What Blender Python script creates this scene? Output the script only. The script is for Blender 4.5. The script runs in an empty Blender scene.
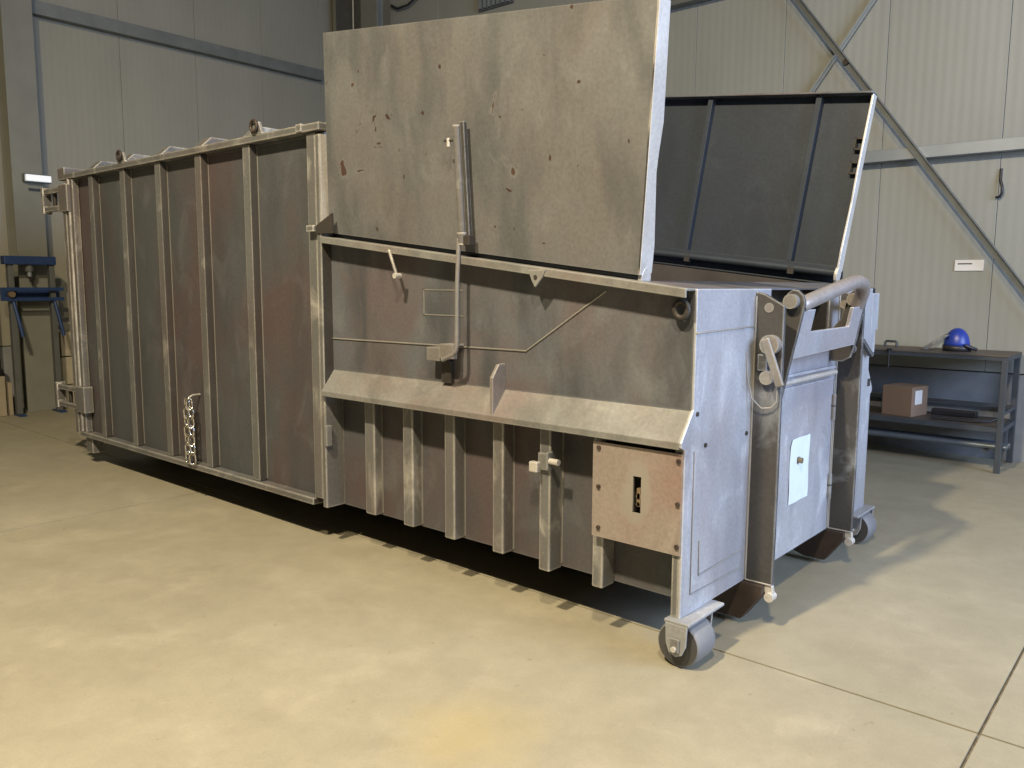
import bpy, bmesh, math, random
from mathutils import Vector, Matrix
random.seed(7)
SC = bpy.context.scene
COL = SC.collection

# ------------------------------------------------------------------ camera
def make_camera():
    cd = bpy.data.cameras.new('camera'); co = bpy.data.objects.new('camera', cd); COL.objects.link(co)
    yaw, pitch, roll, f = -0.7085, 0.1223, 0.0051, 813.24
    cy, sy, cp, sp = math.cos(yaw), math.sin(yaw), math.cos(pitch), math.sin(pitch)
    F = Vector((sy*cp, cy*cp, -sp)); R = Vector((cy, -sy, 0)); U = R.cross(F)
    cr, sr = math.cos(roll), math.sin(roll)
    R2 = R*cr + U*sr; U2 = U*cr - R*sr
    m = Matrix((R2, U2, -F)).transposed().to_4x4(); m.translation = Vector((1.5778, -2.9125, 1.6))
    co.matrix_world = m
    cd.sensor_fit = 'HORIZONTAL'; cd.sensor_width = 36.0; cd.lens = 36.0*f/1024.0
    cd.clip_start = 0.05; cd.clip_end = 200
    SC.camera = co
make_camera()

# ------------------------------------------------------------------ view, world, lights
SC.view_settings.view_transform = 'Standard'; SC.view_settings.look = 'None'
SC.view_settings.exposure = 0.0; SC.view_settings.gamma = 1.0; SC.view_settings.use_curve_mapping = False
W = bpy.data.worlds.new('world'); SC.world = W; W.use_nodes = True
W.node_tree.nodes['Background'].inputs[0].default_value = (0.62, 0.76, 1.0, 1)
W.node_tree.nodes['Background'].inputs[1].default_value = 0.5

def area(name, loc, target, sx, sy, power, col, shape='RECTANGLE', spread=180):
    d = bpy.data.lights.new(name, 'AREA'); d.shape = shape; d.size = sx
    if shape == 'RECTANGLE': d.size_y = sy
    d.energy = power; d.color = col; d.spread = math.radians(spread)
    o = bpy.data.objects.new(name, d); COL.objects.link(o)
    o.location = loc
    o.rotation_euler = (Vector(target)-Vector(loc)).to_track_quat('-Z', 'Y').to_euler()
    return o
WARM = (1.0, 0.83, 0.56)
area('high_bay_lamp', (-0.5, -4.2, 7.0), (-0.9, -3.2, 0), 0.40, 0, 980, WARM, 'DISK')
area('high_bay_lamp', (2.4, -4.2, 7.0), (1.6, -3.2, 0), 0.40, 0, 515, WARM, 'DISK')
area('opening_daylight', (6.4, 1.3, 3.5), (0, 1.3, 1.6), 5.0, 3.2, 760, (0.54, 0.69, 1.0))  # daylight from an unseen opening, raised to darken the floor under the container

# ------------------------------------------------------------------ mesh helpers
class MB:
    def __init__(s): s.v = []; s.f = []; s.sm = []
    def add(s, vs, fs, smooth=False):
        b = len(s.v); s.v += [tuple(v) for v in vs]
        for f in fs: s.f.append(tuple(b+i for i in f)); s.sm.append(smooth)
        return s
    def none(s): return s
    def box(s, x0, x1, y0, y1, z0, z1):
        vs = [(x, y, z) for x in (x0, x1) for y in (y0, y1) for z in (z0, z1)]
        return s.add(vs, [(0,1,3,2),(4,6,7,5),(0,4,5,1),(2,3,7,6),(0,2,6,4),(1,5,7,3)])
    def obox(s, O, a, b, c, r):
        """box in a frame O + i*a + j*b + k*c, r = (i0,i1,j0,j1,k0,k1)"""
        O, a, b, c = Vector(O), Vector(a), Vector(b), Vector(c)
        vs = [O+a*i+b*j+c*k for i in r[0:2] for j in r[2:4] for k in r[4:6]]
        return s.add(vs, [(0,1,3,2),(4,6,7,5),(0,4,5,1),(2,3,7,6),(0,2,6,4),(1,5,7,3)])
    def prism(s, pts, d):
        """closed outline pts (3-D, planar) pushed along vector d"""
        n = len(pts); d = Vector(d)
        vs = [Vector(p) for p in pts] + [Vector(p)+d for p in pts]
        fs = [tuple(range(n))[::-1], tuple(range(n, 2*n))] + [(i, (i+1) % n, n+(i+1) % n, n+i) for i in range(n)]
        return s.add(vs, fs)
    def tube(s, path, r, n=10, closed=False, caps=True):
        P = [Vector(p) for p in path]; m = len(P); rings = []
        rr = r if isinstance(r, (list, tuple)) else [r]*m
        up = None
        for i in range(m):
            if closed: t = P[(i+1) % m]-P[(i-1) % m]
            else: t = P[min(i+1, m-1)]-P[max(i-1, 0)]
            t.normalize()
            if up is None:
                up = Vector((0,0,1)) if abs(t.z) < .9 else Vector((1,0,0))
            u = (up - t*up.dot(t)).normalized(); w = t.cross(u); up = u
            rings.append([P[i]+(u*math.cos(2*math.pi*k/n)+w*math.sin(2*math.pi*k/n))*rr[i] for k in range(n)])
        vs = [v for R in rings for v in R]; fs = []
        for i in range(m if closed else m-1):
            j = (i+1) % m
            for k in range(n):
                fs.append((i*n+k, i*n+(k+1) % n, j*n+(k+1) % n, j*n+k))
        s.add(vs, fs, True)
        if caps and not closed:
            s.add(rings[0], [tuple(range(n))[::-1]]); s.add(rings[-1], [tuple(range(n))])
        return s
    def cyl(s, a, b, r, n=20): return s.tube([a, b], r, n)
    def build(s, name, mat, parent=None, bevel=0.0, seg=2):
        me = bpy.data.meshes.new(name)
        off = parent_loc(parent)
        me.from_pydata([tuple(Vector(v)-off) for v in s.v], [], s.f)
        bm = bmesh.new(); bm.from_mesh(me); bmesh.ops.recalc_face_normals(bm, faces=bm.faces); bm.to_mesh(me); bm.free()
        me.polygons.foreach_set('use_smooth', s.sm)
        me.materials.append(mat)
        o = bpy.data.objects.new(name, me); COL.objects.link(o)
        if parent is not None: o.parent = parent
        if bevel:
            b = o.modifiers.new('bevel', 'BEVEL'); b.width = bevel; b.segments = seg; b.limit_method = 'ANGLE'; b.angle_limit = math.radians(40)
        return o
def parent_loc(p):
    v = Vector((0,0,0))
    while p is not None: v += Vector(p.location); p = p.parent
    return v
def thing(name, label, cat, loc, group=None):
    o = bpy.data.objects.new(name, None); COL.objects.link(o); o.location = loc; o.empty_display_size = .1
    o['label'] = label; o['category'] = cat
    if group: o['group'] = group
    return o
def tag(o, label, cat, group=None):
    o['label'] = label; o['category'] = cat
    if group: o['group'] = group
    return o
def struct(o, label):
    o['kind'] = 'structure'; o['label'] = label
    return o

# ------------------------------------------------------------------ materials
def new_mat(name):
    m = bpy.data.materials.new(name); m.use_nodes = True
    nt = m.node_tree; nt.nodes.clear()
    out = nt.nodes.new('ShaderNodeOutputMaterial'); p = nt.nodes.new('ShaderNodeBsdfPrincipled')
    nt.links.new(p.outputs[0], out.inputs[0])
    return m, nt, p
def N(nt, t, **k):
    n = nt.nodes.new(t)
    for a, b in k.items(): setattr(n, a, b)
    return n
def noise(nt, scale, detail=4, rough=.55, mp=(1,1,1), dist=0.0):
    tc = N(nt, 'ShaderNodeTexCoord'); mpn = N(nt, 'ShaderNodeMapping'); mpn.inputs['Scale'].default_value = mp
    n = N(nt, 'ShaderNodeTexNoise'); n.inputs['Scale'].default_value = scale; n.inputs['Detail'].default_value = detail
    n.inputs['Roughness'].default_value = rough; n.inputs['Distortion'].default_value = dist
    nt.links.new(tc.outputs['Object'], mpn.inputs['Vector']); nt.links.new(mpn.outputs[0], n.inputs['Vector'])
    return n.outputs['Fac']
def ramp(nt, fac, a, b, ca=(0,0,0,1), cb=(1,1,1,1)):
    r = N(nt, 'ShaderNodeValToRGB'); e = r.color_ramp.elements
    e[0].position = a; e[1].position = b; e[0].color = ca; e[1].color = cb
    nt.links.new(fac, r.inputs[0]); return r.outputs[0]
def mix(nt, fac, a, b, mode='MIX'):
    m = N(nt, 'ShaderNodeMix', data_type='RGBA', blend_type=mode)
    if isinstance(fac, float): m.inputs[0].default_value = fac
    else: nt.links.new(fac, m.inputs[0])
    for i, c in ((6, a), (7, b)):
        if isinstance(c, tuple): m.inputs[i].default_value = (*c[:3], 1)
        else: nt.links.new(c, m.inputs[i])
    return m.outputs[2]
def math_(nt, op, a, b):
    m = N(nt, 'ShaderNodeMath', operation=op)
    for i, c in ((0, a), (1, b)):
        if isinstance(c, (int, float)): m.inputs[i].default_value = c
        else: nt.links.new(c, m.inputs[i])
    return m.outputs[0]
def edge_mask(nt, radius, lo=.02, hi=.16):
    bv = N(nt, 'ShaderNodeBevel', samples=4); bv.inputs['Radius'].default_value = radius
    ge = N(nt, 'ShaderNodeNewGeometry'); d = N(nt, 'ShaderNodeVectorMath', operation='DOT_PRODUCT')
    nt.links.new(bv.outputs[0], d.inputs[0]); nt.links.new(ge.outputs['Normal'], d.inputs[1])
    inv = math_(nt, 'SUBTRACT', 1.0, d.outputs['Value'])
    return ramp(nt, inv, lo, hi)
def steel(name, grey, brown, dark, light, metal=.35, rough=.5, brown_at=(.46, .62), edge=.012, edge_amt=.75, streak=.35, chips=None):
    m, nt, p = new_mat(name)
    big = noise(nt, 1.5, 4, .55, (1,1,.75), .5)
    c = mix(nt, ramp(nt, big, *brown_at), grey, brown)
    st = noise(nt, 2.2, 3, .5, (2.2,2.2,.7), .3)
    c = mix(nt, math_(nt, 'MULTIPLY', ramp(nt, st, .46, .66), streak), c, dark)
    lt = noise(nt, 3.1, 4, .6, (1.3,1.3,.8), .8)
    c = mix(nt, math_(nt, 'MULTIPLY', ramp(nt, lt, .55, .78), .45), c, light)
    fine = noise(nt, 60, 3, .6)
    c = mix(nt, .16, c, ramp(nt, fine, .3, .7, (.3,.3,.3,1), (1,1,1,1)), 'OVERLAY')
    if chips:
        ch = noise(nt, 13, 2, .5, (1,1,1), .6)
        msk = ramp(nt, ch, .715, .73)
        c = mix(nt, msk, c, chips)
        c2 = noise(nt, 4.3, 3, .6, (1,1,1.2), .5)
        c = mix(nt, math_(nt, 'MULTIPLY', ramp(nt, c2, .66, .70), .5), c, light)
        c = mix(nt, ramp(nt, c2, .70, .712), c, tuple(x*1.35 for x in chips))
    if edge:
        em = edge_mask(nt, edge)
        wear = ramp(nt, noise(nt, 9, 3), .3, .6, (.35,.35,.35,1), (1,1,1,1))
        e2 = math_(nt, 'MULTIPLY', math_(nt, 'MULTIPLY', em, wear), edge_amt)
        c = mix(nt, e2, c, light)
    nt.links.new(c, p.inputs['Base Color'])
    p.inputs['Metallic'].default_value = metal; p.inputs['Specular IOR Level'].default_value = .35
    rg = N(nt, 'ShaderNodeMapRange'); rg.inputs[3].default_value = rough-.1; rg.inputs[4].default_value = rough+.14
    nt.links.new(lt, rg.inputs[0]); nt.links.new(rg.outputs[0], p.inputs['Roughness'])
    bp = N(nt, 'ShaderNodeBump'); bp.inputs['Strength'].default_value = .10; bp.inputs['Distance'].default_value = .02
    nt.links.new(noise(nt, 5, 3), bp.inputs['Height']); nt.links.new(bp.outputs[0], p.inputs['Normal'])
    return m
def plain(name, col, rough=.6, metal=0.0, var=.12, scale=6.0, bump=0.0):
    m, nt, p = new_mat(name)
    n = noise(nt, scale, 4)
    lo = tuple(x*(1-var) for x in col); hi = tuple(min(1, x*(1+var)) for x in col)
    nt.links.new(mix(nt, ramp(nt, n, .3, .7), lo, hi), p.inputs['Base Color'])
    p.inputs['Roughness'].default_value = rough; p.inputs['Metallic'].default_value = metal
    if bump:
        b = N(nt, 'ShaderNodeBump'); b.inputs['Strength'].default_value = bump; b.inputs['Distance'].default_value = .01
        nt.links.new(n, b.inputs['Height']); nt.links.new(b.outputs[0], p.inputs['Normal'])
    return m

LIGHT = (.80, .77, .70)
M = {}
M['wall_steel'] = steel('ground_steel_with_primer', (0.077, 0.083, 0.090), (0.088, 0.069, 0.072), (0.053, 0.058, 0.063), (0.140, 0.149, 0.160), .15, .58, (.40, .62), .014, .8, .5)
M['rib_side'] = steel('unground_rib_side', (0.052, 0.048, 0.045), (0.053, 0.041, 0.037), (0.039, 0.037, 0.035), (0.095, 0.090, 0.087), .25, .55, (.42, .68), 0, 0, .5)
M['rib_steel'] = steel('ground_steel_rib', (0.159, 0.162, 0.164), (0.142, 0.127, 0.122), (0.099, 0.101, 0.103), LIGHT, .3, .48, (.42, .68), .018, .95, .5)
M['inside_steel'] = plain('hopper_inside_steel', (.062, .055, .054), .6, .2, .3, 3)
M['hopper_steel'] = steel('hopper_steel', (0.111, 0.121, 0.138), (0.112, 0.096, 0.102), (0.051, 0.058, 0.066), (0.201, 0.215, 0.236), .15, .58, (.42, .60), .014, .8, .75)
M['shelf_steel'] = steel('worn_shelf_steel', (0.219, 0.222, 0.217), (0.194, 0.168, 0.158), (0.142, 0.144, 0.139), (0.361, 0.370, 0.365), .25, .52, (.44, .62), .014, .8, .8)
M['lid_steel'] = steel('lid_outer_steel', (0.158, 0.163, 0.169), (0.153, 0.146, 0.147), (0.087, 0.092, 0.098), (0.216, 0.220, 0.230), .25, .55, (.42, .66), .010, .8, .65, (0.062, 0.038, 0.031))
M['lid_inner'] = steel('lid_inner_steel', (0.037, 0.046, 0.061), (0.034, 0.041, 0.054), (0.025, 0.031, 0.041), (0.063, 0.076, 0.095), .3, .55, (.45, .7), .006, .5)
M['front_steel'] = steel('front_plate_steel', (.39, .41, .455), (.33, .315, .34), (.23, .235, .265), (.80, .83, .88), .3, .42, (.46, .68), .012, .7, .5)
M['channel_steel'] = steel('channel_steel', (0.069, 0.067, 0.065), (0.064, 0.057, 0.052), (0.045, 0.045, 0.044), (0.458, 0.499, 0.564), .3, .5, (.5, .72), .012, .95)
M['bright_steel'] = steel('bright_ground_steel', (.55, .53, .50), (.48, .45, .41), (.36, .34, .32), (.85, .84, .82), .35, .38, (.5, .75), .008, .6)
M['dark_steel'] = plain('dark_steel', (.045, .04, .036), .6, .3)
M['runner_steel'] = plain('runner_steel', (.055, .040, .033), .55, .3, .3, 5)
M['weld_dull'] = plain('weld_seam_dull', (.30, .29, .27), .45, .4)
M['weld'] = plain('weld_bead', (.36, .345, .32), .45, .4)
M['void'] = plain('inside_dark', (.03, .028, .026), .8)
M['rubber'] = plain('wheel_rubber', (.17, .175, .185), .6)
M['tyre_side'] = plain('wheel_side', (.055, .055, .055), .55)
M['chrome'] = plain('chain_steel', (.62, .60, .57), .18, 1.0, .2, 40)
M['rust'] = plain('rusty_brown', (.17, .085, .05), .7, 0, .3, 12)
M['paper'] = plain('white_paper', (.60, .68, .69), .85, 0, .04, 14)
M['brass'] = plain('lock_brass', (.33, .25, .16), .4, .7)
M['panel'] = None

def wall_mat(name, ca, cb):
    m, nt, p = new_mat(name)
    n = noise(nt, 1.3, 4, .6, (1,1,.35))
    c = mix(nt, ramp(nt, n, .3, .75), ca, cb)
    nt.links.new(c, p.inputs['Base Color']); p.inputs['Roughness'].default_value = .5
    tc = N(nt, 'ShaderNodeTexCoord'); sep = N(nt, 'ShaderNodeSeparateXYZ'); nt.links.new(tc.outputs['Object'], sep.inputs[0])
    s = math_(nt, 'ADD', sep.outputs[0], sep.outputs[1])
    w = math_(nt, 'SINE', math_(nt, 'MULTIPLY', s, 75.0), 0.0)
    b = N(nt, 'ShaderNodeBump'); b.inputs['Strength'].default_value = .07; b.inputs['Distance'].default_value = .006
    nt.links.new(w, b.inputs['Height']); nt.links.new(b.outputs[0], p.inputs['Normal'])
    return m
M['panel'] = wall_mat('sandwich_panel', (0.265, 0.274, 0.251), (0.312, 0.321, 0.296))
M['panel_warm_light'] = wall_mat('sandwich_panel_warm_light', (0.260, 0.249, 0.200), (0.307, 0.293, 0.237))  # same panels, with warm lamp light put into their colour
M['wall_far'] = plain('dark_wall', (.09, .09, .09), .7)
M['plinth'] = plain('plinth_grey', (.22, .23, .24), .6)
M['ceiling'] = plain('ceiling_sheet', (.07, .07, .07), .7)
M['joint'] = plain('joint_dark', (.12, .115, .10), .9)
M['floor_joint'] = plain('floor_joint', (.15, .135, .11), .9, 0, .4, 30)
M['galv'] = plain('galvanised_steel', (.27, .30, .33), .42, .4, .12, 3)
M['brace'] = plain('brace_grey', (.15, .17, .19), .5, .3)
M['girt_dark'] = plain('girt_grey_dark', (.17, .178, .165), .5, .2)
M['column'] = plain('column_grey', (.19, .192, .165), .7, 0, .12, 2)
M['column_dark'] = plain('column_dark', (.10, .105, .105), .6, .1)

def floor_mat():
    m, nt, p = new_mat('concrete_floor')
    a = noise(nt, .55, 5, .6, (1,1,1), .6)
    c = mix(nt, ramp(nt, a, .3, .72), (.255, .235, .173), (.315, .29, .217))
    b = noise(nt, 2.6, 6, .65, (1,1,1), .4)
    c = mix(nt, math_(nt, 'MULTIPLY', ramp(nt, b, .52, .75), .5), c, (.365, .336, .26))
    d = noise(nt, 1.3, 6, .62, (1.1,.9,1), .35)
    c = mix(nt, math_(nt, 'MULTIPLY', ramp(nt, d, .5, .8), .38), c, (.20, .177, .13))
    sp = noise(nt, 30, 2, .5)
    c = mix(nt, math_(nt, 'MULTIPLY', ramp(nt, sp, .72, .76), .6), c, (.25, .20, .15))
    sc = noise(nt, 5, 6, .75, (6,1,1), 1.2)
    c = mix(nt, math_(nt, 'MULTIPLY', ramp(nt, sc, .66, .72), .4), c, (.39, .365, .295))
    g = noise(nt, 90, 3, .6)
    c = mix(nt, .05, c, ramp(nt, g, .3, .7), 'OVERLAY')
    mt = noise(nt, 5.5, 8, .72, (1,1,1), .3)
    c = mix(nt, .17, c, ramp(nt, mt, .3, .72, (.25,.25,.25,1), (.75,.75,.75,1)), 'OVERLAY')
    for rot, amt in ((.5, .5), (-.9, .45), (1.9, .4)):
        tc = N(nt, 'ShaderNodeTexCoord'); mp = N(nt, 'ShaderNodeMapping'); mp.inputs['Rotation'].default_value = (0, 0, rot); mp.inputs['Scale'].default_value = (9, .8, 1)
        nn = N(nt, 'ShaderNodeTexNoise'); nn.inputs['Scale'].default_value = 2.2; nn.inputs['Detail'].default_value = 6; nn.inputs['Roughness'].default_value = .7
        nt.links.new(tc.outputs['Object'], mp.inputs['Vector']); nt.links.new(mp.outputs[0], nn.inputs['Vector'])
        c = mix(nt, math_(nt, 'MULTIPLY', ramp(nt, nn.outputs['Fac'], .66, .74), amt), c, (.39, .36, .285))
    dk = noise(nt, 17, 3, .6, (1,1,1), .8)
    c = mix(nt, math_(nt, 'MULTIPLY', ramp(nt, dk, .70, .73), .55), c, (.19, .155, .11))
    # round yellowish patch with a noisy rim near the front of the hall
    tc = N(nt, 'ShaderNodeTexCoord'); vm = N(nt, 'ShaderNodeVectorMath', operation='DISTANCE'); vm.inputs[1].default_value = (-.33, -.93, 0)
    nt.links.new(tc.outputs['Object'], vm.inputs[0])
    ds = math_(nt, 'ADD', vm.outputs['Value'], math_(nt, 'MULTIPLY', noise(nt, 4, 4), .35))
    c = mix(nt, ramp(nt, ds, .22, .52, (.32,.32,.32,1), (0,0,0,1)), c, (.40, .31, .11))
    nt.links.new(c, p.inputs['Base Color'])
    rg = N(nt, 'ShaderNodeMapRange'); rg.inputs[3].default_value = .48; rg.inputs[4].default_value = .75
    nt.links.new(b, rg.inputs[0]); nt.links.new(rg.outputs[0], p.inputs['Roughness'])
    bp = N(nt, 'ShaderNodeBump'); bp.inputs['Strength'].default_value = .07; bp.inputs['Distance'].default_value = .01
    nt.links.new(b, bp.inputs['Height']); nt.links.new(bp.outputs[0], p.inputs['Normal'])
    return m
M['floor'] = floor_mat()

# ------------------------------------------------------------------ setting
X0, X1, Y0, Y1, ZC = -9.7, 6.5, -20.0, 5.7, 8.2
def build_setting():
    fl = struct(MB().box(X0-.2, X1+4, Y0-.2, Y1+.2, -.15, -.012).build('floor', M['floor_joint']), 'grey beige concrete hall floor of large slabs')
    xs = [X0-.15, -4.21, 1.068, 6.35, X1+3.9]; ys = [Y0-.15, -15.6, -10.3, -5.0, .28, Y1+.15]; j = .006
    for a, b in zip(xs, xs[1:]):
        for c, d in zip(ys, ys[1:]):
            MB().box(a+j, b-j, c+j, d-j, -.012, 0).build('slab', M['floor'], fl)
    # walls: a backing sheet and metre-wide sandwich panels with open joints
    wb = struct(MB().box(X0-.2, X1+.2, Y1+.05, Y1+.2, 0, ZC).build('wall_back', M['joint']), 'light grey sandwich panel wall behind the bench')
    x = .011-1.034*9.0
    edges = [X0] + [.011+1.034*k for k in range(-9, 7)] + [X1]
    for a, b in zip(edges, edges[1:]):
        if b-a > .05: MB().box(a+.0018, b-.0018, Y1, Y1+.05, .81, ZC).build('panel', M['panel'], wb, .003, 1)
    MB().box(X0, X1, Y1-.01, Y1+.05, 0.0, .80).build('plinth', M['plinth'], wb)
    wl = struct(MB().box(X0-.2, X0-.05, Y0-.2, Y1+.05, 0, ZC).build('wall_left', M['joint']), 'light grey sandwich panel wall tinted with warm light behind the rear of the container')
    edges = [Y0] + [2.219+1.0735*k for k in range(-20, 4)] + [Y1]
    for a, b in zip(edges, edges[1:]):
        if b-a > .05: MB().box(X0-.05, X0, a+.0018, b-.0018, .81, ZC).build('panel', M['panel_warm_light'], wl, .003, 1)
    MB().box(X0-.05, X0+.01, Y0, Y1-.01, 0, .80).build('plinth', M['plinth'], wl)
    struct(MB().box(X0-.2, X1+.2, Y0-.2, Y0, 0, ZC).build('wall_front', M['wall_far']), 'panel wall behind the camera')
    r = MB()
    r.box(X1, X1+.2, Y0, -1.3, 0, ZC); r.box(X1, X1+.2, 3.9, Y1, 0, ZC); r.box(X1, X1+.2, -1.3, 3.9, 5.1, ZC); r.box(X1, X1+.2, -1.3, 3.9, 0, 1.85)
    struct(r.build('wall_right', M['panel']), 'panel wall with a wide unglazed opening shaped for the daylight')  # unseen opening, its sill height tuned for the daylight
    struct(MB().box(X0-.2, X1+.2, Y0-.2, Y1+.2, ZC, ZC+.1).build('ceiling', M['ceiling']), 'grey sheet metal hall ceiling')
    # galvanised C-shaped girts
    def girt(name, label, axis, a, b, w, z0, z1, d, mat=None):
        g = MB(); t = .012
        for (p, q, zz0, zz1) in ((0, d-t, z1-t, z1), (0, d-t, z0, z0+t), (d-t, d, z0, z1), (0, t, z1-.03, z1), (0, t, z0, z0+.03)):
            if axis == 'y': g.box(w+p, w+q, a, b, zz0, zz1)
            else: g.box(a, b, w-q, w-p, zz0, zz1)
        return struct(g.build(name, mat or M['galv'], None, .003, 1), label)
    girt('trim_1', 'galvanised steel girt across the left wall', 'y', .6, Y1-.3, X0+.01, 4.83, 4.99, .12, M['girt_dark'])
    girt('trim_2', 'galvanised steel girt across the back wall behind the diagonal brace', 'x', -8.2, X1, Y1-.005, 2.80, 2.91, .12)
    girt('trim_3', 'upper galvanised girt along the back wall above the lids', 'x', -8.2, X1, Y1-.005, 4.73, 4.87, .13, M['girt_dark'])
    def column(name, label, x, y, w, d, axis, mat=None):
        g = MB(); t = .016
        if axis == 'x':   # flanges face +X
            g.box(x-t, x, y-w/2, y+w/2, 0, ZC); g.box(x-d, x-d+t, y-w/2, y+w/2, 0, ZC); g.box(x-d+t, x-t, y-t/2, y+t/2, 0, ZC)
            g.box(x-d-.02, x+.03, y-w/2-.03, y+w/2+.03, 0.0, .02)
        else:
            g.box(x-w/2, x+w/2, y, y+t, 0, ZC); g.box(x-w/2, x+w/2, y+d-t, y+d, 0, ZC); g.box(x-t/2, x+t/2, y+t, y+d-t, 0, ZC)
            g.box(x-w/2-.03, x+w/2+.03, y-.03, y+d+.02, 0, .02)
        return struct(g.build(name, mat or M['column'], None, .004, 1), label)
    column('steel_column', 'grey steel column on the left wall behind the blue press', -9.40, .90, .34, .29, 'x')
    column('steel_column', 'grey steel column at the far left edge of the photo', -9.42, .28, .34, .27, 'x', M['column_dark'])
    column('steel_column', 'dark steel column in the far corner above the near lid', -8.42, 5.40, .38, .29, 'y', M['column'])
    struct(MB().box(-9.42, -8.66, 5.56, 5.69, 0, ZC).build('trim_4', M['column_dark']), 'tall dark strip in the far corner of the hall')  # plain dark slab filling the far corner
    # diagonal bracing
    def brace(label, a, b, w, mat, y):
        a = Vector((a[0], y, a[1])); b = Vector((b[0], y, b[1])); e = (b-a); L = e.length; e.normalize()
        n = Vector((0,-1,0)); s = e.cross(n)
        g = MB(); g.obox(a, e, s, n, (0, L, -w/2, w/2, 0, .008)); g.obox(a, e, s, n, (0, L, -w/2, -w/2+.008, .008, .05))
        o = struct(g.build('diagonal_brace', mat, None), label)
        g = MB(); g.cyl(a+e*L*.395-Vector((0,.03,0)), a+e*L*.395, .03, 10); g.build('brace_bolt', M['dark_steel'], o)
        return o
    brace('galvanised diagonal brace descending to the right across the back wall', (-3.16, 6.19), (1.39, .10), .068, M['brace'], 5.56)
    brace('thin pale diagonal brace rising to the right behind the far lid', (-4.2, .15), (1.4, 7.9), .022, M['panel'], 5.67)
build_setting()

# ------------------------------------------------------------------ the container
CX = thing('waste_compactor', 'long bare steel roll-off waste compactor container with open lids on wheels', 'container', (-3.0, 1.19, 0))
def ztop(x): return 1.585-.1195*x
YM = 1.19
def mir(y): return 2*YM-y

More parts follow.
